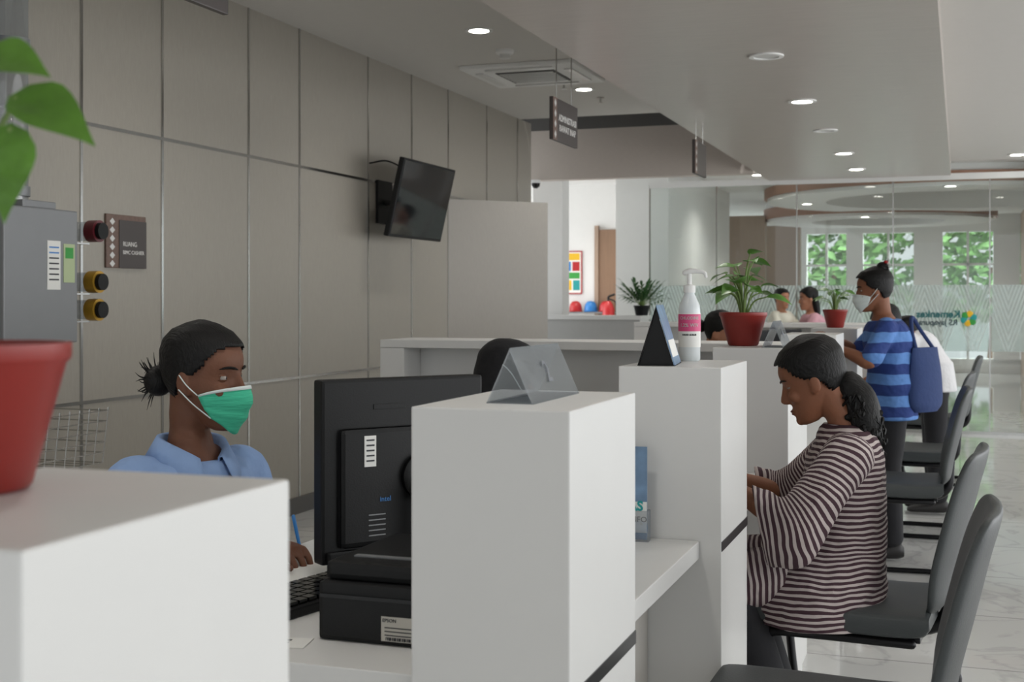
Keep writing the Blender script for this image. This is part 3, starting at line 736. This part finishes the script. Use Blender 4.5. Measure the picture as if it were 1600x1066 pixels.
def person(label,loc,yaw,P,skin,shirt,pants,lip=None,vox=.006,hair='bun',mask=None,group=None):
    r=root('person',loc,yaw,label,'person',group)
    sw=P.get('sw',.175); sc=P.get('hs',1.0)
    HM=Matrix.Translation(V(P['head']))@Matrix.Rotation(P.get('hy',0),4,'Z')@Matrix.Rotation(P.get('hp',0),4,'Y')@Matrix.Rotation(P.get('hr',0),4,'X')@Matrix.Scale(sc,4)
    pe,nk=V(P['pelvis']),V(P['neck'])
    g=G(); g.add(headd(),HM); g.add(nosed(),HM)
    g.add(ball((.083,0,.049),(.009,.020,.005),14,8),HM); g.add(ball((.082,0,.041),(.009,.017,.006),14,8),HM); g.add(ball((.076,0,.017),(.013,.018,.014),14,8),HM)
    for s in (-1,1):
        g.add(ball((-.008,s*.071,.102),(.016,.007,.029),14,10),HM); g.add(ball((.002,s*.066,.082),(.008,.007,.010),10,8),HM)
        g.add(ball((.060,s*.036,.086),(.020,.018,.018),12,8),HM)
    hb=HM@V((-.028,0,.035)); g.add(tube([HM@V((-.025,0,.09)),hb,(hb+nk)*.5+V((-.004,0,0)),nk,nk-V((0,0,.05))],[.050*sc,.047*sc,.043*sc,.050*sc,.06*sc],18,4))
    g.add(loft(torso_secs(pe-V((0,0,.02)),nk,sw,0,0,1,.82),30))
    shc=pe.lerp(nk,.86)
    sh={}
    for side,e,w,hd in ((1,'el','wl','hl'),(-1,'er','wr','hr_')):
        s0=shc+V((0,side*(sw-.028),-.005)); sh[side]=s0
        E=V(P[e]);W=V(P[w]); g.add(tube([s0-V((0,side*.05,0)),s0,s0.lerp(E,.5),E,E.lerp(W,.4),W],[.045*sc,.045*sc,.040*sc,.034*sc,.034*sc,.023*sc],16,4))
        D=V(P.get(hd,(W-E))); hand_add(g,W,D,V(P.get('hn',(0,0,1))),side,P.get('curl',.5),sc*.95)
    for side,kk,aa in ((1,'kl','al'),(-1,'kr','ar')):
        K=V(P[kk]);A=V(P[aa]); hp=pe+V((0,side*.085,.0))
        g.add(tube([hp,hp.lerp(K,.5),K,K.lerp(A,.35),A],[.075,.066,.050,.048,.034],16,4))
    body=remesh(g,vox,'body',skin,r)
    if P.get('shirtsecs'):
        S_=P['shirtsecs']; gg=G(); gg.add(loft([(V(((a+b)/2,0,z)),V(((a-b)/2,0,0)),V((0,w,0))) for z,a,b,w in S_],48,True,5,.025))
        for side,kk in ((1,'kl'),(-1,'kr')):
            K=V(P[kk]); hp=pe+V((0,side*.075,-.005)); gg.add(tube([hp.lerp(K,.25),hp.lerp(K,.55),hp.lerp(K,.9)],[.06,.084,.082],24,6))
    else:
        pe2=pe-V((0,0,P.get('hem',0.0))); gg=G(); gg.add(loft(torso_secs(pe,nk,sw,.016,0,.96),40,True,4,.02))
        if P.get('hem'): gg.add(loft([(pe2,V((.135,0,0)),V((0,.175,0))),(pe,V((.125,0,0)),V((0,.17,0))),(pe+V((0,0,.1)),V((.11,0,0)),V((0,.16,0)))],40))
    for side,e,w in ((1,'el','wl'),(-1,'er','wr')):
        E=V(P[e]);W=V(P[w]); s0=sh[side]
        if P.get('sleeve')=='wide':
            q=V(P['sl_end'+('l' if side>0 else 'r')]); m_=s0.lerp(E,.5)+V((0,side*.01,0)); o_=V((0,side,0))
            gs_=G(); gs_.add(loft([(s0-o_*.06+V((0,0,-.005)),V((.065,0,0)),V((0,0,.058))),(s0+o_*.012+V((0,0,-.008)),V((.066,0,.02)),V((-.01,0,.05))+o_*.03),(m_,V((.055,0,.035)),V((-.02,0,.03))+o_*.055),(E+V((.0,0,-.005)),V((.03,0,.085)),V((-.02,0,.0))+o_*.06),(E.lerp(q,.6)+V((0,0,-.01)),V((.01,0,.10)),o_*.058),(q,V((.02,0,.105)),o_*.052)],40,False,5,.03))
            so_=mk('sleeve',gs_,shirt,r,angle=80); mm=so_.modifiers.new('s','SOLIDIFY'); mm.thickness=.003; continue
        t=P.get('sl',.75)
        if t<=.56: pts=[s0-V((0,side*.06,0)),s0,s0.lerp(E,.45),s0.lerp(E,.85)]; rr=[.052,.056,.056,.058]
        else: pts=[s0-V((0,side*.06,0)),s0,s0.lerp(E,.5),E,E.lerp(W,t)]; rr=[.052,.055,.050,.046,.040]
        gg.add(tube(pts,[x*sc for x in rr],20,5))
    if P.get('shirtsecs'): mk('shirt',gg,shirt,r,angle=80)
    else: remesh(gg,.008,'shirt',shirt,r,7)
    gp=G()
    for side,kk,aa in ((1,'kl','al'),(-1,'kr','ar')):
        K=V(P[kk]);A=V(P[aa]); hp=pe+V((0,side*.075,-.005))
        gp.add(tube([hp,hp.lerp(K,.5),K,K.lerp(A,.4),A+V((0,0,.02))],[.084,.075,.064,.062,.055],18,4))
        so=G(); so.add(loft([(A+V((-.055,0,-.045)),V((0,.025,0)),V((0,0,.025))),(A+V((-.02,0,-.035)),V((0,.034,0)),V((0,0,.045))),(A+V((.07,0,-.05)),V((0,.04,0)),V((0,0,.03))),(A+V((.16,0,-.06)),V((0,.038,0)),V((0,0,.02))),(A+V((.185,0,-.063)),V((0,.02,0)),V((0,0,.01)))],18))
        mk('shoe',so,mShoe,r)
    gp.add(ball(tuple(pe),(.105,.155,.10),24,14))
    remesh(gp,.009,'trousers',pants,r,5)
    gz=P.get('gaze',0); lid=P.get('lid',.35)
    for s in (-1,1):
        ec=V((.0610,s*.030,.116))
        ey=mk('eye',G().add(ball(ec,.0106,16,12),HM),mEyeW,r)
        gd=V((cos(gz),sin(gz),-P.get('gzd',0))).normalized()
        mk('iris',G().add(ball(ec+gd*.0054,.0060,14,10),HM),mIris,ey)
        v,f=ball(ec,(.0120,.0150,.0120),22,18)
        keep=[q for q in f if len(q)==4 and (min((V(v[i])-ec).z for i in q)>.012*(1-2*lid)*.6 or max((V(v[i])-ec).z for i in q)<-.0032)]
        mk('eyelid',G().add((v,keep),HM),skin,ey)
        br=[HM@hpt(.134+.004*sin(t*pi),s*(.16+.55*t),.0025) for t in (0,.25,.5,.75,1)]
        mk('eyebrow',tube(br,[.0018,.0028,.0028,.0024,.001],8,3),mHair,r)
    if not mask:
        mk('lips',G().add(ball((.0855,0,.0495),(.0075,.019,.0042),16,8)).add(ball((.0845,0,.0420),(.0078,.016,.0052),16,8)),lip or mLip,r).matrix_local=HM
    if hair:
        v,f=headd(56,80,P.get('hk',.10))
        HLt=[(.040,-.06),(.070,-.040),(.100,-.022),(.120,.010),(.140,.045),(.160,.068),(.180,.082),(.20,.095)]
        def inface(p):
            z=p.z; x=p.x
            if z>.198: return False
            if z<.040: return True
            for i in range(len(HLt)-1):
                a,b=HLt[i],HLt[i+1]
                if a[0]<=z<=b[0]: xl=a[1]+(b[1]-a[1])*(z-a[0])/(b[0]-a[0]); break
            if z>.13: xl-=.32*abs(p.y)*min(1,(z-.13)/.03)
            return x>xl
        keep=[q for q in f if not inface(sum((V(v[i]) for i in q),V((0,0,0)))/len(q))]
        keep=[q for q in keep if len(q)==4 or sum(V(v[i]).z for i in q)/len(q)>.1]
        ho=mk('hair',G().add((v,keep),HM),mHair,r,angle=180); mm=ho.modifiers.new('s','SOLIDIFY'); mm.thickness=.006; mm.offset=-1
        if hair=='bun':
            hbn=P.get('bunpos',(-.12,0,.125)); gg=G(); gg.add(ball(hbn,(.032,.034,.034),18,12),HM)
            rn=random.Random(5)
            for i in range(50):
                a=rn.uniform(0,2*pi); d=V((-abs(rn.uniform(.3,1)),cos(a)*.8,sin(a))).normalized(); b=V(hbn)+d*.024; ll=rn.uniform(.5,1.0)
                gg.add(tube([b,b+d*.02*ll,b+d*.034*ll+V((0,0,rn.uniform(-.012,.012)))],[.003,.0014,.0004],5,3),HM)
            mk('hair_bun',gg,mHair,ho)
            if P.get('clip'): mk('hair_clip',G().add(ball((hbn[0]-.02,-.0,hbn[2]+.028),(.014,.022,.010),12,8),HM),mRed,ho)
        elif hair=='pony':
            gg=G(); pts=[V((-.085,0,.085)),V((-.115,0,.05)),V((-.130,0,.005)),V((-.135,0,-.04)),V((-.12,0,-.08))]
            pp_=P.get('ponyp') ; pts=[HM@q for q in pts] if not pp_ else [V(q) for q in pp_]
            gg.add(tube(pts,[.045,.05,.052,.045,.02],16,4)); rn=random.Random(2)
            for i in range(260):
                t=rn.uniform(.1,1)*3.9; j=min(int(t),3); p=pts[j].lerp(pts[j+1],t-j); a=rn.uniform(0,2*pi); d=V((cos(a),sin(a),rn.uniform(-.7,.3))).normalized()
                b=p+d*.038; k2=V((rn.uniform(-1,1),rn.uniform(-1,1),rn.uniform(-1,1)))*.012
                gg.add(tube([b,b+d*.010+k2,b+d*.014-V((0,0,.014)),b+d*.008-k2-V((0,0,.026))],[.005,.005,.004,.0015],5,3))
            mk('hair_ponytail',gg,mHair,ho)
        elif hair=='long':
            mk('hair_length',loft([(V((-.03,0,.17)),V((.06,0,0)),V((0,.075,0))),(V((-.05,0,.10)),V((.05,0,0)),V((0,.082,0))),(V((-.065,0,.0)),V((.04,0,0)),V((0,.08,0))),(V((-.07,0,-.1)),V((.03,0,0)),V((0,.06,0)))],24),mHair,ho).matrix_local=HM
    else:
        mk('headscarf',G().add(loft([(V((-.005,0,.245)),V((.02,0,0)),V((0,.02,0))),(V((-.01,0,.232)),V((.065,0,0)),V((0,.055,0))),(V((-.015,0,.19)),V((.098,0,0)),V((0,.088,0))),(V((-.022,0,.12)),V((.098,0,0)),V((0,.092,0))),(V((-.025,0,.05)),V((.092,0,0)),V((0,.085,0))),(V((-.01,0,-.03)),V((.10,0,0)),V((0,.09,0))),(V((-.01,0,-.12)),V((.14,0,0)),V((0,.17,0))),(V((-.01,0,-.2)),V((.15,0,0)),V((0,.2,0)))],36,True,5,.02),HM),mHijab,r)
        mk('mask_strap',G().add(tube([(.06,-.086,.03),(.02,-.094,.07),(-.04,-.094,.13),(-.08,-.07,.16)],.0022,6,4),HM),mMaskW,r)
    if mask:
        v=[];f=[];nu,nvv=24,14
        for j in range(nvv+1):
            t=j/nvv
            for i in range(nu+1):
                ph=radians(-78+156*i/nu); u=abs(ph)/radians(78)
                zt=.100-.022*u**2; zb=-.006+.035*u**2; z=zb+(zt-zb)*t
                p=hpt(max(.012,z),ph,.006); p.z=z
                fr=max(0,cos(ph))**3; p.x+=.020*fr*math.exp(-((z-.068)/.035)**2)+.008*fr
                if z<.02: p.x-=.010*(1-z/.02)*fr
                p+=V((cos(ph),sin(ph),0))*.0012*sin(t*22)*(t>.2 and t<.75)
                v.append(p)
        for j in range(nvv):
            for i in range(nu): a=j*(nu+1)+i; f.append((a,a+1,a+nu+2,a+nu+1))
        mo=mk('face_mask',G().add((v,f),HM),mask,r,angle=80)
        sm=mo.modifiers.new('s','SOLIDIFY'); sm.thickness=.0015
        vv=[p+V((.0015,0,.0005)) for p in v[(nvv-1)*(nu+1):]]
        ff=[(i,i+1,i+nu+2,i+nu+1) for i in range(nu)]
        o=mk('mask_band',G().add((vv,ff),HM),mMaskW,mo,angle=80); sm=o.modifiers.new('s','SOLIDIFY'); sm.thickness=.0015; sm.offset=1
        for s in (-1,1):
            for z0,z1 in ((.078,.118),(.030,.088)):
                e=hpt(z0,s*radians(78),.007); e2=V((-.012,s*.079,z1)); mid=(e+e2)/2+V((0,s*.006,0))
                mk('ear_loop',G().add(tube([e,mid,e2],.0014,6,4),HM),mMaskW,mo)
    return r,HM

nYaw=YAW-radians(40)
nurse,HM=person('person in light blue collared shirt and green face mask, seated writing',(-1.545,2.37,0),nYaw,
 dict(pelvis=(-.06,0,.53),neck=(-.025,0,.985),head=(-.0,.012,1.022),hy=radians(22),hp=radians(3),sw=.175,gaze=radians(14),lid=.34,hk=.08,
  el=(.02,.18,.74),wl=(.16,.07,.785),er=(.04,-.24,.75),wr=(.22,-.08,.79),hl=(.85,-.1,-.05),hr_=(.8,.1,-.06),kl=(.36,.12,.52),kr=(.36,-.12,.52),al=(.36,.12,.09),ar=(.36,-.12,.09),curl=.75,bunpos=(-.112,0,.095),sl=.6),
 mSkin,mBlueS,mTrou,mLip2,.0042,'bun',mMask)
def collar(r,c,a,b,mat):
    v=[];f=[];n=40
    for i in range(n+1):
        t=-1+2*i/n; ph=pi+t*radians(158); k=abs(t)
        top=V((c[0]+(a-.004)*cos(ph),c[1]+(b-.006)*sin(ph),c[2]+.035-.045*k**3))
        mid=V((c[0]+(a+.006)*cos(ph),c[1]+(b+.006)*sin(ph),c[2]+.038-.045*k**3))
        w=.035+.03*k**4; out=V((c[0]+(a+.028+.03*k**4)*cos(ph),c[1]+(b+.03)*sin(ph),c[2]+.038-w-.045*k**3-.006))
        low=V((c[0]+(a-.004)*cos(ph),c[1]+(b-.006)*sin(ph),c[2]-.02-.05*k**3)); v+=[low,top,mid,out]
    for i in range(n):
        for j in range(3): q=i*4+j; f.append((q,q+4,q+5,q+1))
    o=mk('collar',(v,f),mat,r,angle=80); s=o.modifiers.new('s','SOLIDIFY'); s.thickness=.003
collar(nurse,(-.018,0,.972),.066,.070,mBlueS)
pn=root('ballpoint_pen',(-1.335,2.41,.84),0,'blue pen held in the hand','pen'); 
mk('barrel',tube([(0,0,0),(.01,-.007,-.025),(.03,-.02,-.075)],[.004,.004,.0035],8,2),mBlue,pn); mk('tip',tube([(.03,-.02,-.075),(.033,-.022,-.083)],[.003,.001],8,2),mBlack,pn)
def stool(x,y,rz,lab):
    r=root('office_chair',(x,y,0),rz,lab,'chair')
    mk('seat',lathe([(.2,.38),(.23,.39),(.235,.42),(.2,.435)],32),mBlack,r); mk('gas_column',lathe([(.03,.1),(.03,.38)],16),mTube,r)
    for i in range(5):
        a=i*2*pi/5; lg_=mk('leg',tube([(0,0,.11),(.26*cos(a),.26*sin(a),.06)],[.02,.015],8),mTube,r); mk('caster',ball((.26*cos(a),.26*sin(a),.03),.028,12,8),mBlack,lg_)
stool(-1.63,2.36,0,'black office chair under person in blue')

secs=[(.955,.015,-.10,.058),(.935,.03,-.125,.095),(.905,.04,-.14,.145),(.86,.06,-.15,.165),(.78,.075,-.155,.165),(.70,.095,-.155,.165),(.64,.125,-.155,.17),(.60,.18,-.155,.18),(.55,.225,-.155,.195),(.50,.24,-.155,.205),(.455,.235,-.15,.215),(.42,.22,-.145,.218)]
wom,HW=person('woman in maroon and white striped tunic seated at counter',(-.345,3.66,0),radians(187),
 dict(pelvis=(-.035,0,.56),neck=(-.045,0,.945),head=(.0,0,.974),hp=radians(23),hy=radians(-6),sw=.17,lid=.62,gzd=.5,hk=.12,
  shirtsecs=secs,sleeve='wide',sl_endl=(.185,.205,.70),sl_endr=(.19,-.2,.70),
  el=(.09,.235,.70),wl=(.26,.12,.785),er=(.11,-.22,.71),wr=(.28,-.09,.785),hl=(.9,-.35,-.12),hr_=(.9,.3,-.12),kl=(.26,.11,.53),kr=(.26,-.11,.53),al=(.12,.12,.09),ar=(.12,-.12,.09),curl=.35,
  ponyp=[(-.05,0,1.06),(-.08,.005,1.02),(-.092,.01,.97),(-.095,.012,.92),(-.098,.01,.87)]),
 mSkin2,mStripe,mTrou,mLip2,.0042,'pony',None)

std,_=person('standing person in blue striped shirt and white mask at counter',(-.37,6.72,0),radians(188),
 dict(pelvis=(-.04,0,.80),neck=(.0,0,1.22),head=(.03,0,1.241),hp=radians(6),sw=.175,hs=.95,hem=.10,hk=.13,bunpos=(-.055,0,.225),clip=True,
  el=(.08,.23,.99),wl=(.23,.14,1.06),er=(.10,-.22,1.02),wr=(.25,-.1,1.1),kl=(-.02,.09,.45),kr=(-.02,-.09,.45),al=(-.04,.09,.09),ar=(-.04,-.09,.09),sl=.5),
 mSkin2,mBStripe,mTrou,None,.007,'bun',mMaskW)
tb=root('tote_bag',(-.165,6.72,.74),radians(60),'blue canvas tote bag hanging behind striped shirt','bag')
tbb=mk('bag_body',loft([(V((0,0,0)),V((.10,0,0)),V((0,.035,0))),(V((0,0,.05)),V((.14,0,0)),V((0,.05,0))),(V((0,0,.2)),V((.13,0,0)),V((0,.045,0))),(V((0,0,.32)),V((.11,0,0)),V((0,.02,0)))],24),mNavy,tb)
mk('strap',tube([(-.08,0,.31),(-.07,.03,.40),(-.02,.06,.47),(.03,.04,.40),(.08,0,.31)],.01,8),mNavy,tb)
person('person in white shirt leaning over the counter',(-.17,8.25,0),radians(186),
 dict(pelvis=(-.02,0,.82),neck=(.15,0,1.085),head=(.20,0,1.06),hp=radians(30),sw=.18,hs=.97,hem=.08,
  el=(.2,.22,.92),wl=(.34,.15,.84),er=(.2,-.22,.92),wr=(.34,-.15,.84),kl=(-.02,.1,.46),kr=(-.02,-.1,.46),al=(-.04,.1,.09),ar=(-.04,-.1,.09),sl=.75),
 mSkin2,mWhiteS,mTrou,None,.008,'short',None)
person('person in dark maroon clothes seated at counter',(-.20,9.55,0),radians(180),
 dict(pelvis=(0,0,.56),neck=(.06,0,.95),head=(.11,0,.96),hp=radians(25),sw=.18,
  el=(.12,.24,.74),wl=(.27,.15,.80),er=(.12,-.24,.74),wr=(.27,-.15,.80),kl=(.32,.12,.52),kr=(.32,-.12,.52),al=(.3,.12,.09),ar=(.3,-.12,.09)),
 mSkin2,mMaroon,mTrou,None,.008,'short',None)
person('person in black headscarf seated behind the desk',(-1.50,3.98,0),radians(35),
 dict(pelvis=(0,0,.5),neck=(.06,0,.915),head=(.07,0,.925),hp=radians(12),hy=radians(10),sw=.17,
  el=(.14,.22,.74),wl=(.3,.12,.785),er=(.14,-.22,.74),wr=(.3,-.12,.785),kl=(.36,.12,.5),kr=(.36,-.12,.5),al=(.36,.12,.09),ar=(.36,-.12,.09)),
 mSkin3,mHijab,mTrou,None,.007,None,mMaskW)
stool(-1.50,3.98,0,'black office chair under person in headscarf')
person('person seated at the further desk',(-1.33,6.95,0),radians(-10),
 dict(pelvis=(0,0,.54),neck=(.06,0,.98),head=(.09,0,1.01),hp=radians(10),sw=.17,
  el=(.14,.22,.76),wl=(.3,.12,.79),er=(.14,-.22,.76),wr=(.3,-.12,.79),kl=(.36,.12,.52),kr=(.36,-.12,.52),al=(.36,.12,.09),ar=(.36,-.12,.09)),
 mSkin3,M('orange_cotton',(180,120,90),.8),mTrou,None,.008,'bun',None)
stool(-1.33,6.95,0,'black office chair at the further desk')
person('woman in pink top with long black hair holding child',(-1.33,12.4,0),radians(200),
 dict(pelvis=(0,0,.80),neck=(0,0,1.18),head=(.02,0,1.20),hp=radians(5),hs=.95,sw=.16,
  el=(.1,.2,.98),wl=(.26,.05,1.0),er=(.1,-.2,.98),wr=(.26,-.05,1.0),kl=(0,.09,.45),kr=(0,-.09,.45),al=(0,.09,.09),ar=(0,-.09,.09)),
 mSkin3,mPinkS,mTrou,None,.009,'long',None)
person('small child in light shirt held by woman',(-1.60,12.3,.69),radians(-40),
 dict(pelvis=(0,0,.22),neck=(0,0,.50),head=(.01,0,.52),hs=.85,sw=.11,
  el=(.08,.13,.36),wl=(.15,.06,.36),er=(.08,-.13,.36),wr=(.15,-.06,.36),kl=(.1,.08,.12),kr=(.1,-.08,.12),al=(.05,.08,-.05),ar=(.05,-.08,-.05)),
 mSkin3,M('cream_cotton',(206,204,190),.8),mNavy,None,.009,'short',None)

# ---------------------------------------------------------------- corridor items
po=root('wall_poster',(-4.77,15.99,1.37),0,'colourful printed poster in red frame','poster')
bx('frame',(-.14,.14),(-.01,0),(0,.56),mRed,po,.002); psh=bx('sheet',(-.125,.125),(-.013,-.01),(.015,.545),mPaper,po,0)
for i,(m,a,b,c,d) in enumerate([(mYel,-.11,.11,.44,.53),(mBlue,-.11,-.01,.3,.42),(mRed,.01,.11,.3,.42),(mGreenP,-.11,.11,.2,.28),(mYel,-.11,0,.05,.18),(mTeal,.02,.11,.05,.18)]): bx('printed_block',(a,b),(-.014,-.013),(c,d),m,psh,0)
bx('helmet_shelf',(-5.0,-4.15),(15.75,16.0),(1.12,1.14),mGrey,bev=.002,label='grey wall shelf carrying safety helmets',cat='shelf')
for i,(x,m) in enumerate([(-4.88,mWhiteS),(-4.68,mRed),(-4.48,mBlue),(-4.28,mRed)]):
    r=root('safety_helmet',(x,15.86,1.14),-pi/2,('white','red','blue','red')[i]+' safety helmet on wall shelf','helmet','safety helmets')
    mk('shell',lathe([(.082,.01),(.080,.06),(.07,.10),(.045,.13),(.01,.14)],24),m,r); mk('brim',lathe([(.09,0),(.094,.01),(.082,.015)],24),m,r); mk('visor',ball((.085,0,.01),(.045,.06,.008),14,8),m,r)
fe=root('fire_extinguisher',(-4.12,15.4,0),0,'red fire extinguisher on stand','fire extinguisher')
mk('stand',lathe([(.12,0),(.12,.02),(.03,.03),(.03,.85)],16),mGrey,fe); mk('cylinder',lathe([(.06,.86),(.075,.88),(.075,1.18),(.05,1.25),(.02,1.28)],24),mRed,fe); mk('valve_handle',tube([(0,0,1.27),(.0,0,1.33),(.07,0,1.36)],.014,8),mBlack,fe); mk('hose',tube([(0,0,1.31),(.1,-.02,1.25),(.1,-.02,1.0)],.01,8),mBlack,fe)

# ---------------------------------------------------------------- light, world, camera
w=bpy.data.worlds.new('World'); SC.world=w; w.use_nodes=True
bg=w.node_tree.nodes['Background']; bg.inputs[0].default_value=(.95,.98,1,1); bg.inputs[1].default_value=.95
def area(loc,rot,sx,sy,e,col=(1,1,1)):
    l=bpy.data.lights.new('window_daylight','AREA'); l.shape='RECTANGLE'; l.size=sx; l.size_y=sy; l.energy=e; l.color=col
    o=bpy.data.objects.new('window_daylight',l); COL.objects.link(o); o.location=loc; o.rotation_euler=rot
# fill lights added out of view: open side, corridor, above the lobby windows
area((4.9,6.5,1.35),(0,radians(97),0),2.3,14,300,(.98,.99,1))
area((-7.2,14,1.5),(0,radians(-90),0),2.2,3,80,(1,1,1))
area((-.5,26.5,4.6),(radians(-55),0,0),7,2.5,900,(.98,1,1))
sun=bpy.data.lights.new('sun','SUN'); sun.energy=3.0; sun.angle=.05; so=bpy.data.objects.new('sun',sun); COL.objects.link(so); so.rotation_euler=(radians(35),radians(10),0)
cam=bpy.data.cameras.new('camera'); co=bpy.data.objects.new('camera',cam); COL.objects.link(co)
co.location=(0,0,1.3); co.rotation_euler=(pi/2,0,YAW); cam.sensor_width=36; cam.lens=45; cam.shift_y=-65/1600; cam.clip_start=.05
cam.dof.use_dof=True; cam.dof.focus_distance=3.1; cam.dof.aperture_fstop=8
SC.camera=co
SC.view_settings.view_transform='Standard'; SC.view_settings.exposure=-.08
